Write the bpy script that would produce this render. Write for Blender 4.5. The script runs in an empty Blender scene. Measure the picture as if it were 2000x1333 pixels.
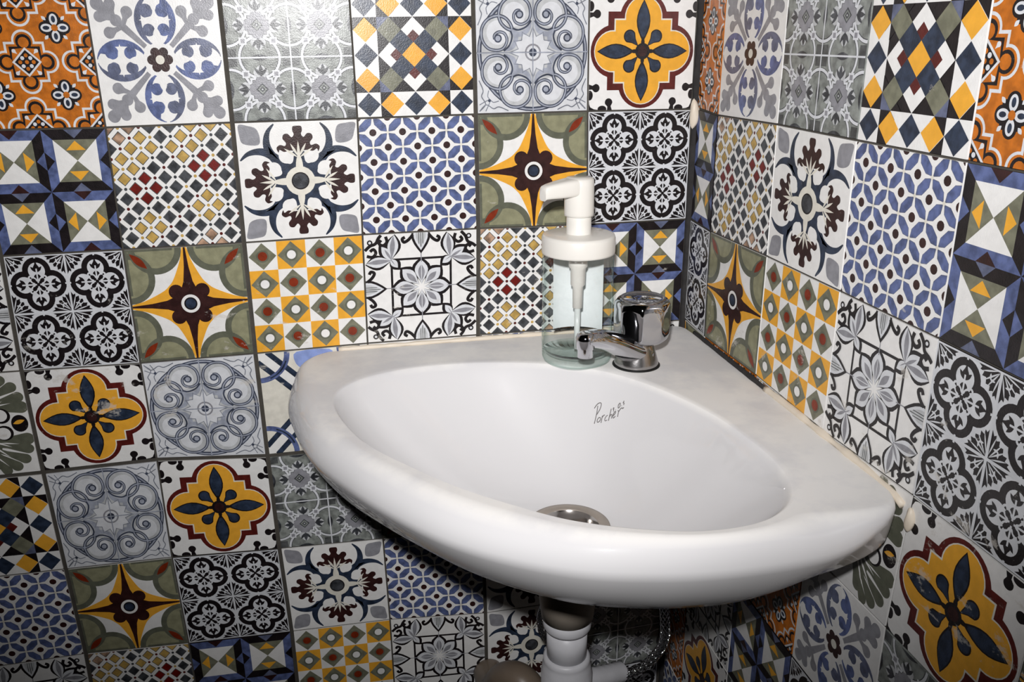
import bpy, bmesh, math, random
import numpy as np
from math import sin, cos, pi, radians, sqrt
from mathutils import Vector, Matrix
from mathutils.bvhtree import BVHTree

# units: geometry is laid out in tile widths (one tile = 10 cm), S turns them into metres
S = 0.1
ZF = 10.4                      # height of the room's zero level above the floor, in tiles
def V3(x, y, z): return Vector((x * S, y * S, (z + ZF) * S))

scene = bpy.context.scene
# ------------------------------------------------------------------ camera
cam_data = bpy.data.cameras.new('camera'); cam = bpy.data.objects.new('camera', cam_data)
scene.collection.objects.link(cam); scene.camera = cam
cam_data.sensor_width = 36.0; cam_data.lens = 1696.67 / 2000 * 36
cam_data.clip_start = 0.01
az, el, ro = radians(78.476), radians(-19.381), radians(-0.523)
fw = Vector((cos(el) * cos(az), cos(el) * sin(az), sin(el)))
rt = fw.cross(Vector((0, 0, 1))).normalized(); up = rt.cross(fw)
r2 = rt * cos(ro) + up * sin(ro); u2 = -rt * sin(ro) + up * cos(ro)
m = Matrix((r2, u2, -fw)).transposed().to_4x4(); m.translation = V3(-3.279, -7.611, 0.65)
cam.matrix_world = m
# ------------------------------------------------------------------ light: the camera's flash, plus the dim room
w = bpy.data.worlds.new('world'); scene.world = w; w.use_nodes = True
bg = w.node_tree.nodes['Background']; bg.inputs[0].default_value = (1.0, 0.96, 0.92, 1); bg.inputs[1].default_value = 0.002
fl = bpy.data.lights.new('camera_flash', 'SPOT'); flo = bpy.data.objects.new('camera_flash', fl)
scene.collection.objects.link(flo)
fl.energy = 28.0; fl.shadow_soft_size = 0.013; fl.spot_size = radians(98); fl.spot_blend = 1.0
fl.color = (1.0, 0.985, 0.985)
flo.location = V3(-3.55, -7.9, 1.55)
aim = V3(-1.9, 0.0, 0.4) - flo.location
flo.rotation_euler = aim.to_track_quat('-Z', 'Y').to_euler()
scene.view_settings.view_transform = 'Standard'; scene.view_settings.look = 'None'
scene.view_settings.exposure = 0.0; scene.view_settings.gamma = 1.0; scene.view_settings.use_curve_mapping = False

# ------------------------------------------------------------------ materials
def lin(c):
    return tuple(((v / 255) / 12.92 if v / 255 <= 0.04045 else ((v / 255 + 0.055) / 1.055) ** 2.4) for v in c)
MATS = {}
def new_mat(name):
    mt = bpy.data.materials.new(name); mt.use_nodes = True; MATS[name] = mt
    nt = mt.node_tree; return mt, nt, nt.nodes['Principled BSDF']
def N(nt, typ, **kw):
    n = nt.nodes.new(typ)
    for k, v in kw.items(): setattr(n, k, v)
    return n
def tile_mat(name, rgb, var=0.12, scale=160.0, rough=0.30, wear=1.0, mottle=None):
    """printed glazed ceramic: base colour with a fine ink grain, scuffs and lime marks low on the wall"""
    mt, nt, b = new_mat(name); L = nt.links.new
    geo = N(nt, 'ShaderNodeNewGeometry')
    n1 = N(nt, 'ShaderNodeTexNoise'); n1.inputs['Scale'].default_value = scale; n1.inputs['Detail'].default_value = 5
    L(geo.outputs['Position'], n1.inputs['Vector'])
    c = lin(rgb)
    mix = N(nt, 'ShaderNodeMix', data_type='RGBA')
    lo = mottle and lin(mottle) or tuple(v * (1 - var) for v in c)
    hi = c if mottle else tuple(min(1, v * (1 + var)) for v in c)
    mix.inputs['A'].default_value = (*lo, 1); mix.inputs['B'].default_value = (*hi, 1)
    mr = N(nt, 'ShaderNodeMapRange'); mr.inputs[1].default_value = 0.36; mr.inputs[2].default_value = 0.62
    L(n1.outputs['Fac'], mr.inputs[0]); L(mr.outputs[0], mix.inputs['Factor'])
    # lime scale / soap marks close to the basin (they have their own shape on the tiles)
    sep = N(nt, 'ShaderNodeSeparateXYZ'); L(geo.outputs['Position'], sep.inputs[0])
    mp = N(nt, 'ShaderNodeMapping'); mp.inputs['Scale'].default_value = (1, 1, 1.6); L(geo.outputs['Position'], mp.inputs[0])
    n2 = N(nt, 'ShaderNodeTexNoise'); n2.inputs['Scale'].default_value = 38; n2.inputs['Detail'].default_value = 9; n2.inputs['Roughness'].default_value = 0.72
    L(mp.outputs[0], n2.inputs['Vector'])
    hgt = N(nt, 'ShaderNodeMapRange'); hgt.inputs[1].default_value = (-1.0 + ZF) * S; hgt.inputs[2].default_value = (-2.0 + ZF) * S
    hgt.inputs[3].default_value = 0.0; hgt.inputs[4].default_value = 0.085
    L(sep.outputs['Z'], hgt.inputs[0])
    low = N(nt, 'ShaderNodeMath', operation='GREATER_THAN'); low.inputs[1].default_value = (-2.6 + ZF) * S; L(sep.outputs['Z'], low.inputs[0])
    sub = N(nt, 'ShaderNodeMath', operation='ADD'); L(n2.outputs['Fac'], sub.inputs[0]); L(hgt.outputs[0], sub.inputs[1])
    th = N(nt, 'ShaderNodeMapRange'); th.inputs[1].default_value = 0.655; th.inputs[2].default_value = 0.71; th.inputs[4].default_value = 0.6 * wear
    L(sub.outputs[0], th.inputs[0])
    ml = N(nt, 'ShaderNodeMath', operation='MULTIPLY'); L(th.outputs[0], ml.inputs[0]); L(low.outputs[0], ml.inputs[1])
    mix2 = N(nt, 'ShaderNodeMix', data_type='RGBA'); mix2.inputs['B'].default_value = (*lin((205, 200, 192)), 1)
    L(mix.outputs['Result'], mix2.inputs['A']); L(ml.outputs[0], mix2.inputs['Factor'])
    L(mix2.outputs['Result'], b.inputs['Base Color'])
    b.inputs['Roughness'].default_value = rough; b.inputs['Specular IOR Level'].default_value = 0.36
    n3 = N(nt, 'ShaderNodeTexNoise'); n3.inputs['Scale'].default_value = 900; n3.inputs['Detail'].default_value = 2
    L(geo.outputs['Position'], n3.inputs['Vector'])
    bp = N(nt, 'ShaderNodeBump'); bp.inputs['Strength'].default_value = 0.22; bp.inputs['Distance'].default_value = 0.0004
    L(n3.outputs['Fac'], bp.inputs['Height']); L(bp.outputs[0], b.inputs['Normal'])
    return mt
COL = {
 'white': ((232, 231, 229), .03), 'cream': ((222, 218, 206), .06), 'navy': ((42, 52, 70), .35), 'blue': ((86, 98, 140), .3),
 'black': ((27, 22, 24), .3), 'brown': ((50, 27, 26), .25), 'maroon': ((86, 28, 24), .2), 'yellow': ((232, 168, 55), .05),
 'olive': ((116, 116, 98), .18), 'olive_pale': ((138, 137, 110), .12), 'olive_dark': ((96, 98, 84), .12), 'grey': ((140, 140, 146), .12),
 'grey_green': ((128, 132, 128), .3), 'grey_pale': ((188, 190, 192), .1), 'grey_dark': ((78, 80, 80), .35), 'charcoal': ((62, 64, 68), .5),
 'line_blue': ((62, 68, 84), .25), 'ring_blue': ((156, 161, 174), .15), 'ice': ((212, 214, 218), .05), 'line_grey': ((120, 124, 134), .2),
 'orange': ((186, 104, 26), .2), 'tan': ((184, 152, 84), .2), 'rust': ((124, 44, 20), .15), 'red': ((108, 22, 16), .2),
 'fleck': ((160, 130, 108), .5), 'sky': ((140, 158, 210), .1), 'dusk': ((92, 98, 122), .25)}
PAL = list(COL)
for k, (rgb, var) in COL.items():
    tile_mat(k + '_glaze', rgb, var)
def simple(name, rgb, rough=0.5, metal=0.0, var=0.0, scale=60, bump=0.0, coat=0.0, spec=0.5, detail=4):
    mt, nt, b = new_mat(name); L = nt.links.new
    b.inputs['Roughness'].default_value = rough; b.inputs['Metallic'].default_value = metal
    b.inputs['Coat Weight'].default_value = coat; b.inputs['Coat Roughness'].default_value = 0.04; b.inputs['Specular IOR Level'].default_value = spec
    tc = N(nt, 'ShaderNodeNewGeometry'); n1 = N(nt, 'ShaderNodeTexNoise'); n1.inputs['Scale'].default_value = scale; n1.inputs['Detail'].default_value = detail
    L(tc.outputs['Position'], n1.inputs['Vector'])
    c = lin(rgb); mix = N(nt, 'ShaderNodeMix', data_type='RGBA')
    mix.inputs['A'].default_value = (*[v * (1 - var) for v in c], 1); mix.inputs['B'].default_value = (*[min(1, v * (1 + var)) for v in c], 1)
    L(n1.outputs['Fac'], mix.inputs['Factor']); L(mix.outputs['Result'], b.inputs['Base Color'])
    if bump:
        bp = N(nt, 'ShaderNodeBump'); bp.inputs['Strength'].default_value = bump; bp.inputs['Distance'].default_value = 0.001
        L(n1.outputs['Fac'], bp.inputs['Height']); L(bp.outputs[0], b.inputs['Normal'])
    return mt
simple('grout', (70, 66, 60), 0.9, var=.35, scale=120, bump=.6)
simple('dark_grout', (44, 42, 42), 0.9, var=.6, scale=150, bump=.6)
simple('mortar_crumb', (196, 184, 164), 0.9, var=.12, scale=200, bump=.6)
simple('silicone', (226, 214, 196), 0.45, var=.06, scale=90, bump=.5)
simple('chrome', (196, 196, 200), 0.06, metal=1.0, var=.04)
simple('worn_chrome', (176, 174, 174), 0.24, metal=1.0, var=.14, scale=110, bump=.25)
simple('dull_steel', (170, 160, 150), 0.42, metal=.45, var=.18, scale=70, bump=.2)
simple('bright_steel', (190, 186, 182), 0.15, metal=1.0, var=.1, scale=50)
simple('white_plastic', (232, 229, 222), 0.35, var=.02, coat=.3)
simple('clear_plastic', (214, 220, 218), 0.3, var=.04)
simple('pipe_plastic', (206, 206, 210), 0.4, var=.12, scale=90)
simple('waste_body', (150, 140, 128), 0.5, var=.2)
simple('beige_pipe', (120, 106, 92), 0.4, var=.2)
simple('ink', (112, 108, 108), 0.4)
simple('rust_stain', (150, 96, 50), 0.7, var=.3)
simple('floor_stone', (84, 78, 72), 0.5, var=.2, scale=25)
simple('label_paper', (236, 239, 240), 0.5, var=.06, scale=70, detail=6)
simple('black_rubber', (22, 22, 22), 0.6)
def porcelain():
    mt, nt, b = new_mat('porcelain'); L = nt.links.new
    geo = N(nt, 'ShaderNodeNewGeometry'); n = N(nt, 'ShaderNodeTexNoise'); n.inputs['Scale'].default_value = 14; n.inputs['Detail'].default_value = 8; n.inputs['Roughness'].default_value = .62
    L(geo.outputs['Position'], n.inputs['Vector'])
    # soap film, its colour lightened to paint in bounced light: only on the flat ledge (faces looking up at ledge height)
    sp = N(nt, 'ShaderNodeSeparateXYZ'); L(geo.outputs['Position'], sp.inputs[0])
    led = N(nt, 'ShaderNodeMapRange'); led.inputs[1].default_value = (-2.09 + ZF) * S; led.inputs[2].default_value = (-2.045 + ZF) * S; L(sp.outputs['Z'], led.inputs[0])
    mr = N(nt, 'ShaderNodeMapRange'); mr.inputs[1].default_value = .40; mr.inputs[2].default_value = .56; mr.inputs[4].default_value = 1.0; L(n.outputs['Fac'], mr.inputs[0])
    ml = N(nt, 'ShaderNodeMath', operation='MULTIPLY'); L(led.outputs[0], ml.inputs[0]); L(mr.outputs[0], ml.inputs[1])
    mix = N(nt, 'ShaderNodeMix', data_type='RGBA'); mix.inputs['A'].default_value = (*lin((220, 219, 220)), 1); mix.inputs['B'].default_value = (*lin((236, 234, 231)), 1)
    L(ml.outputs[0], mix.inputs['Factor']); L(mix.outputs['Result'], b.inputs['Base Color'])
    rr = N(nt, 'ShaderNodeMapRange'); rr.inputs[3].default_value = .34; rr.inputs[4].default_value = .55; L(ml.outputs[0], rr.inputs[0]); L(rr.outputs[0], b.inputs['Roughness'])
    b.inputs['Specular IOR Level'].default_value = .05
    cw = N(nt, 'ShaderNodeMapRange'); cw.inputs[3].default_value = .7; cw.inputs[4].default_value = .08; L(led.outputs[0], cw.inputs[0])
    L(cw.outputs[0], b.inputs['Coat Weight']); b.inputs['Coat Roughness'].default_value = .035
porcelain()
def glass(name, tint, gl_rough=0.02, bump=0.0, ior=1.5):
    """thin glass wall: a Fresnel reflection over a clear tinted pane"""
    mt, nt, b = new_mat(name); L = nt.links.new; nt.nodes.remove(b)
    out = nt.nodes['Material Output']
    tr = N(nt, 'ShaderNodeBsdfTransparent'); tr.inputs[0].default_value = (*tint, 1)
    g = N(nt, 'ShaderNodeBsdfGlossy'); g.inputs['Roughness'].default_value = gl_rough
    # Schlick reflectance, the same from either side of the thin wall
    geo = N(nt, 'ShaderNodeNewGeometry'); dt = N(nt, 'ShaderNodeVectorMath', operation='DOT_PRODUCT'); L(geo.outputs['Normal'], dt.inputs[0]); L(geo.outputs['Incoming'], dt.inputs[1])
    ab = N(nt, 'ShaderNodeMath', operation='ABSOLUTE'); L(dt.outputs['Value'], ab.inputs[0])
    om = N(nt, 'ShaderNodeMath', operation='SUBTRACT'); om.inputs[0].default_value = 1.0; L(ab.outputs[0], om.inputs[1])
    pw = N(nt, 'ShaderNodeMath', operation='POWER'); L(om.outputs[0], pw.inputs[0]); pw.inputs[1].default_value = 5.0
    lg = N(nt, 'ShaderNodeMath', operation='POWER'); L(om.outputs[0], lg.inputs[0]); lg.inputs[1].default_value = 3.2
    tm = N(nt, 'ShaderNodeMix', data_type='RGBA'); tm.inputs['A'].default_value = (*tint, 1); tm.inputs['B'].default_value = (tint[0] * .62, tint[1] * .80, tint[2] * .76, 1)
    L(lg.outputs[0], tm.inputs['Factor']); L(tm.outputs['Result'], tr.inputs[0])
    f0 = ((ior - 1) / (ior + 1)) ** 2
    fr = N(nt, 'ShaderNodeMath', operation='MULTIPLY_ADD'); L(pw.outputs[0], fr.inputs[0]); fr.inputs[1].default_value = (1 - f0) * .8; fr.inputs[2].default_value = f0
    mx = N(nt, 'ShaderNodeMixShader'); L(fr.outputs[0], mx.inputs[0]); L(tr.outputs[0], mx.inputs[1]); L(g.outputs[0], mx.inputs[2])
    L(mx.outputs[0], out.inputs[0])
    if bump:
        v = N(nt, 'ShaderNodeTexVoronoi'); v.inputs['Scale'].default_value = 110; L(geo.outputs['Position'], v.inputs['Vector'])
        bp = N(nt, 'ShaderNodeBump'); bp.inputs['Strength'].default_value = bump; bp.inputs['Distance'].default_value = .002
        L(v.outputs['Distance'], bp.inputs['Height']); L(bp.outputs[0], g.inputs['Normal'])
glass('bottle_glass', (.982, .992, .989), bump=.5)
glass('glass_foot', (.975, .99, .985), ior=1.3)
glass('soap_film', (.93, .96, .96), .2)

# ------------------------------------------------------------------ object helpers
def link(o): scene.collection.objects.link(o); return o
def thing(name, label, cat, base, group=None):
    o = link(bpy.data.objects.new(name, None)); o.location = V3(*base); o.empty_display_size = .02
    o['label'] = label; o['category'] = cat
    if group: o['group'] = group
    return o
def mesh(name, verts, faces, mats, parent=None, fm=None, smooth=True, label=None, origin=None, sharp=None):
    """verts in tile units (world); stored relative to the parent's base"""
    top = parent
    off = Vector((0, 0, 0))
    while top is not None: off += top.location; top = top.parent
    if origin is not None: off = V3(*origin)
    me = bpy.data.meshes.new(name)
    me.from_pydata([tuple(V3(*v) - off) for v in verts], [], [tuple(f) for f in faces])
    for mn in (mats if isinstance(mats, (list, tuple)) else [mats]): me.materials.append(MATS[mn])
    if fm is not None: me.polygons.foreach_set('material_index', fm)
    me.polygons.foreach_set('use_smooth', [bool(smooth)] * len(me.polygons))
    me.update()
    if sharp is not None: me.set_sharp_from_angle(angle=radians(sharp))
    o = link(bpy.data.objects.new(name, me))
    if parent: o.parent = parent
    elif origin is not None: o.location = off
    if label: o['label'] = label
    return o
def loft(rings, closed=True, cap0=False, cap1=False):
    n = len(rings[0]); vs = [tuple(p) for r in rings for p in r]; fs = []
    for k in range(len(rings) - 1):
        for i in range(n if closed else n - 1):
            j = (i + 1) % n; fs.append((k * n + i, k * n + j, (k + 1) * n + j, (k + 1) * n + i))
    if cap0: fs.append(tuple(range(n))[::-1])
    if cap1: fs.append(tuple((len(rings) - 1) * n + i for i in range(n)))
    return vs, fs
def lathe(cx, cy, prof, n=64, rfun=None):
    rings = []
    for r, z in prof:
        rings.append([(cx + r * (rfun(2 * pi * i / n, z) if rfun else 1) * cos(2 * pi * i / n), cy + r * (rfun(2 * pi * i / n, z) if rfun else 1) * sin(2 * pi * i / n), z) for i in range(n)])
    return loft(rings, True, prof[0][0] > 1e-4, prof[-1][0] > 1e-4)
def tube(path, rad, n=24, caps=True, squash=None):
    """path of 3D points; rad number or list; rings stay perpendicular to the path"""
    P = [Vector(p) for p in path]; rings = []; ref = None
    for i, p in enumerate(P):
        t = (P[min(i + 1, len(P) - 1)] - P[max(i - 1, 0)]).normalized()
        if ref is None: ref = t.orthogonal().normalized()
        ref = (ref - t * ref.dot(t)).normalized(); b = t.cross(ref)
        r = rad[i] if isinstance(rad, (list, tuple)) else rad
        rings.append([tuple(p + (ref * cos(2 * pi * k / n) + b * sin(2 * pi * k / n)) * r) for k in range(n)])
    return loft(rings, True, caps, caps)
def join(*parts):
    vs, fs = [], []
    for v, f in parts:
        o = len(vs); vs += list(v); fs += [tuple(i + o for i in q) for q in f]
    return vs, fs
def cat(pts, n=8, closed=False):
    """Catmull-Rom through points of any dimension"""
    P = [np.array(p, float) for p in pts]; out = []; m = len(P)
    for i in range(m if closed else m - 1):
        g = lambda k: P[k % m] if closed else P[min(max(k, 0), m - 1)]
        a, b, c, d = g(i - 1), g(i), g(i + 1), g(i + 2)
        for k in range(n):
            t = k / n
            out.append(0.5 * ((2 * b) + (-a + c) * t + (2 * a - 5 * b + 4 * c - d) * t * t + (-a + 3 * b - 3 * c + d) * t ** 3))
    if not closed: out.append(P[-1])
    return [tuple(float(v) for v in q) for q in out]

NODES_LEFT = [
   [(0.048, 2.01), (1.04, 2.01), (2.037, 2.009), (3.036, 2.005), (4.032, 2.0), (5.021, 1.996), (6.007, 1.998), (6.996, 1.999), (7.985, 1.999)],
   [(0.044, 1.01), (1.034, 1.013), (2.032, 1.012), (3.036, 1.006), (4.038, 0.999), (5.02, 0.991), (6.005, 0.992), (6.994, 0.998), (7.984, 0.999)],
   [(0.044, 0.009), (1.03, 0.015), (2.029, 0.014), (3.035, 0.006), (4.045, 0.0), (5.016, -0.013), (5.993, -0.009), (6.978, -0.007), (7.982, -0.001)],
   [(0.037, -0.993), (1.014, -0.997), (2.028, -0.983), (3.057, -0.984), (4.059, -1.001), (5.034, -1.006), (5.966, -1.008), (6.969, -1.007), (7.972, -1.003)],
   [(0.04, -1.996), (1.029, -1.995), (2.053, -1.991), (3.076, -1.993), (4.069, -2.01), (5.039, -2.02), (5.993, -2.009), (6.982, -2.002), (7.974, -1.998)],
   [(0.065, -3.003), (1.056, -3.014), (2.064, -3.019), (3.065, -3.022), (4.064, -3.029), (5.031, -2.958), (5.991, -2.977), (6.981, -2.984), (7.973, -2.989)],
   [(0.068, -4.011), (1.059, -4.061), (2.054, -4.063), (3.055, -4.056), (4.052, -4.031), (5.036, -3.99), (5.972, -3.984), (6.968, -3.979), (7.966, -3.981)],
   [(0.067, -5.056), (1.054, -5.088), (2.041, -5.1), (3.039, -5.019), (4.023, -5.002), (5.01, -4.978), (5.952, -4.94), (6.954, -4.955), (7.96, -4.973)],
   [(0.068, -6.017), (1.055, -6.075), (2.044, -6.076), (3.038, -6.027), (4.025, -6.003), (5.006, -5.981), (5.968, -5.955), (6.96, -5.959), (7.978, -5.992)],
   [(0.069, -7.013), (1.058, -7.015), (2.047, -7.046), (3.037, -7.025), (4.024, -7.006), (5.007, -6.989), (5.986, -6.976), (6.989, -6.992), (7.98, -6.993)],
   [(0.069, -8.01), (1.058, -8.01), (2.048, -8.009), (3.037, -8.006), (4.026, -8.002), (5.015, -7.999), (6.003, -7.996), (6.992, -7.995), (7.981, -7.995)],
   [(0.069, -9.008), (1.058, -9.007), (2.048, -9.006), (3.037, -9.004), (4.026, -9.002), (5.015, -9.0), (6.004, -8.998), (6.993, -8.997), (7.983, -8.997)],
   [(0.069, -10.006), (1.058, -10.006), (2.048, -10.005), (3.037, -10.003), (4.026, -10.002), (5.016, -10.0), (6.005, -9.999), (6.994, -9.998), (7.983, -9.998)],
]
NODES_RIGHT = [
   [(0.509, 2.002), (1.531, 2.005), (2.554, 2.007), (3.572, 2.008), (4.578, 2.011), (5.59, 2.011), (6.601, 2.011)],
   [(0.495, 0.997), (1.527, 1.007), (2.558, 1.007), (3.577, 1.008), (4.589, 1.009), (5.59, 1.011), (6.601, 1.011)],
   [(0.485, -0.007), (1.525, 0.01), (2.562, 0.006), (3.579, 0.007), (4.59, 0.01), (5.599, 0.013), (6.601, 0.012)],
   [(0.491, -1.014), (1.552, -0.989), (2.58, -0.982), (3.578, -0.978), (4.589, -0.981), (5.597, -0.983), (6.601, -0.988)],
   [(0.517, -1.998), (1.546, -1.986), (2.575, -2.009), (3.58, -1.976), (4.583, -1.978), (5.591, -1.98), (6.6, -1.987)],
   [(0.526, -2.992), (1.542, -2.99), (2.542, -2.988), (3.526, -2.968), (4.552, -2.972), (5.579, -2.978), (6.598, -2.987)],
   [(0.518, -3.99), (1.517, -3.989), (2.524, -3.989), (3.534, -3.979), (4.551, -3.975), (5.583, -3.986), (6.597, -3.987)],
   [(0.523, -4.989), (1.517, -4.989), (2.526, -4.989), (3.539, -4.986), (4.569, -4.987), (5.583, -4.987), (6.596, -4.987)],
   [(0.523, -5.989), (1.534, -5.989), (2.531, -5.987), (3.557, -5.988), (4.57, -5.987), (5.583, -5.987), (6.596, -5.987)],
   [(0.524, -6.989), (1.535, -6.989), (2.546, -6.988), (3.558, -6.988), (4.571, -6.988), (5.583, -6.988), (6.596, -6.988)],
   [(0.524, -7.989), (1.536, -7.989), (2.547, -7.988), (3.559, -7.988), (4.572, -7.988), (5.584, -7.988), (6.596, -7.988)],
   [(0.524, -8.989), (1.536, -8.989), (2.548, -8.988), (3.56, -8.988), (4.572, -8.988), (5.584, -8.988), (6.597, -8.988)],
   [(0.525, -9.989), (1.537, -9.989), (2.548, -9.989), (3.56, -9.988), (4.572, -9.988), (5.585, -9.988), (6.597, -9.988)],
]

# ------------------------------------------------------------------ tile patterns, drawn in a square -1..1
def circ(cx, cy, r, n=20, a0=0.0): return [(cx + r * cos(a0 + 2 * pi * i / n), cy + r * sin(a0 + 2 * pi * i / n)) for i in range(n)]
def ell(cx, cy, rx, ry, rot=0.0, n=24):
    c, s = cos(rot), sin(rot)
    return [(cx + rx * cos(t) * c - ry * sin(t) * s, cy + rx * cos(t) * s + ry * sin(t) * c) for t in [2 * pi * i / n for i in range(n)]]
def lens(x0, y0, x1, y1, w, n=8, bulge=.5):
    dx, dy = x1 - x0, y1 - y0; L = math.hypot(dx, dy); nx, ny = -dy / L, dx / L; pts = []
    for sgn, rng in ((1, range(n + 1)), (-1, range(n - 1, 0, -1))):
        for i in rng:
            t = i / n; h = w * sin(pi * t ** (math.log(.5) / math.log(bulge))); pts.append((x0 + dx * t + nx * h * sgn, y0 + dy * t + ny * h * sgn))
    return pts
def drop(x0, y0, x1, y1, r, n=12, w0=.0):
    """teardrop: narrow at (x0,y0), round at (x1,y1)"""
    a = math.atan2(y1 - y0, x1 - x0); nx, ny = -sin(a), cos(a)
    pts = [(x0 - nx * w0, y0 - ny * w0), (x1 + (x0 - x1) * .45 - nx * r * .45, y1 + (y0 - y1) * .45 - ny * r * .45)]
    for i in range(n + 1):
        t = a - pi / 2 - .25 + (pi + .5) * i / n; pts.append((x1 + r * cos(t), y1 + r * sin(t)))
    pts += [(x1 + (x0 - x1) * .45 + nx * r * .45, y1 + (y0 - y1) * .45 + ny * r * .45)]
    if w0: pts.append((x0 + nx * w0, y0 + ny * w0))
    return pts
def box2(x0, y0, x1, y1): return [(x0, y0), (x1, y0), (x1, y1), (x0, y1)]
def dia(cx, cy, r, ry=None): ry = ry or r; return [(cx + r, cy), (cx, cy + ry), (cx - r, cy), (cx, cy - ry)]
def arc(cx, cy, r, a0, a1, n=10, r1=None):
    r1 = r if r1 is None else r1
    return [(cx + (r + (r1 - r) * i / n) * cos(radians(a0 + (a1 - a0) * i / n)), cy + (r + (r1 - r) * i / n) * sin(radians(a0 + (a1 - a0) * i / n))) for i in range(n + 1)]
def stroke(pts, w, w1=None, closed=False, mid=None):
    """list of quads; width w to w1 (mid: swell in the middle)"""
    P = list(pts)
    if closed: P = P + [P[0]]
    m = len(P); side = []
    for i, (x, y) in enumerate(P):
        if closed: a, b = P[(i - 1) % (m - 1)], P[(i + 1) % (m - 1)] if i < m - 1 else P[1]
        else: a, b = P[max(i - 1, 0)], P[min(i + 1, m - 1)]
        dx, dy = b[0] - a[0], b[1] - a[1]; L = math.hypot(dx, dy) or 1
        t = i / (m - 1); h = w / 2 if w1 is None else (w + (w1 - w) * t) / 2
        if mid is not None: h = (w / 2) * (1 - t) ** 2 + mid * t * (1 - t) + ((w1 if w1 is not None else w) / 2) * t * t
        side.append(((x - dy / L * h, y + dx / L * h), (x + dy / L * h, y - dx / L * h)))
    return Strip([[side[i][0], side[i][1], side[i + 1][1], side[i + 1][0]] for i in range(m - 1)])
def clip(poly):
    for ax, sg in ((0, 1), (0, -1), (1, 1), (1, -1)):
        out = []
        for i in range(len(poly)):
            p, q = poly[i - 1], poly[i]; ip, iq = p[ax] * sg <= 1, q[ax] * sg <= 1
            if ip != iq:
                t = (sg - p[ax]) / (q[ax] - p[ax]); out.append((p[0] + t * (q[0] - p[0]), p[1] + t * (q[1] - p[1])))
            if iq: out.append(q)
        poly = out
        if len(poly) < 3: return None
    a = sum(poly[i - 1][0] * poly[i][1] - poly[i][0] * poly[i - 1][1] for i in range(len(poly)))
    if abs(a) < 1e-6: return None
    if a < 0: poly = poly[::-1]
    # drop repeated points
    out = [p for i, p in enumerate(poly) if abs(p[0] - poly[i - 1][0]) + abs(p[1] - poly[i - 1][1]) > 1e-5]
    return out if len(out) >= 3 else None
R4 = [(1, 0, 0, 1), (0, -1, 1, 0), (-1, 0, 0, -1), (0, 1, -1, 0)]
FX = (-1, 0, 0, 1)
def mm(a, b): return (a[0] * b[0] + a[1] * b[2], a[0] * b[1] + a[1] * b[3], a[2] * b[0] + a[3] * b[2], a[2] * b[1] + a[3] * b[3])
D4 = R4 + [mm(r, FX) for r in R4]
SY = {'1': [R4[0]], 'r4': R4, 'd4': D4, 'x': [R4[0], FX], 'r2': [R4[0], R4[2]]}
class Strip(list): pass      # quads of one stroke: never overlap, share a layer
class Pat:
    def __init__(s, bgc): s.f = []; s.z = 0; s.place = [(1.0, 0.0, 0.0, None)]; s.bg = bgc
    def add(s, polys, col, sym='1'):
        """polys: a polygon, a stroke or a list of polygons; each call lies above the last, no two coplanar pieces overlap"""
        if isinstance(polys, Strip): groups = [polys]
        elif isinstance(polys[0][0], (int, float)): groups = [[polys]]
        else: groups = [q if isinstance(q, Strip) else [q] for q in polys]
        flat = sym == '1' and len(groups) > 20          # lattices of separate pieces
        if flat: s.z += 1
        for g in groups:
            for M0 in SY[sym]:
                if not flat: s.z += 1
                for (k, ox, oy, mt) in s.place:
                    M = mm(mt, M0) if mt else M0
                    for n_, P in enumerate(g):
                        q = clip([(ox + k * (M[0] * x + M[1] * y), oy + k * (M[2] * x + M[3] * y)) for x, y in P])
                        if q: s.f.append((q, PAL.index(col), s.z + .24 * (n_ % 4)))
        return s
def quat_outline(c, r, k):
    """stepped quatrefoil: lobe centre c, lobe radius r, step corner k"""
    a = math.degrees(math.asin(min(1, max(-1, (k - c) / r))))
    q = [(r * cos(radians(t)), c + r * sin(radians(t))) for t in np.linspace(90, a, 8)] + [(k, k)]
    q += [(c + r * cos(radians(t)), r * sin(radians(t))) for t in np.linspace(90 - a, 0, 8)]
    pts = []
    for M in (R4[0], R4[3], R4[2], R4[1]):
        pts += [(M[0] * x + M[1] * y, M[2] * x + M[3] * y) for x, y in q[:-1]]
    return pts
def p_cross():
    p = Pat('white')
    p.add([(1, 1), (.8, 1), (.9, .985), (.97, .95), (.99, .9), (1, .8)], 'black', 'r4')
    p.add([drop(.6, 1.02, .62, .87, .072, w0=.05), ell(.745, .985, .085, .06)], 'black', 'd4')
    p.add(quat_outline(.53, .45, .66), 'maroon')
    p.add(quat_outline(.56, .355, .545), 'cream'); p.add(quat_outline(.565, .335, .52), 'yellow')
    p.add([lens(0, .15, 0, .86, .13), lens(.04, .04, .1, .1, .05)], 'black', 'r4')
    p.add([drop(.08, .08, .25, .25, .115)], 'black', 'r4')
    p.add(lens(0, .2, 0, .83, .108), 'navy', 'r4'); p.add(drop(.1, .1, .25, .25, .092), 'navy', 'r4')
    p.add(lens(0, .05, 0, .25, .035), 'black', 'r4'); p.add(circ(0, 0, .14), 'black'); p.add(circ(0, 0, .09), 'brown')
    return p
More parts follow.
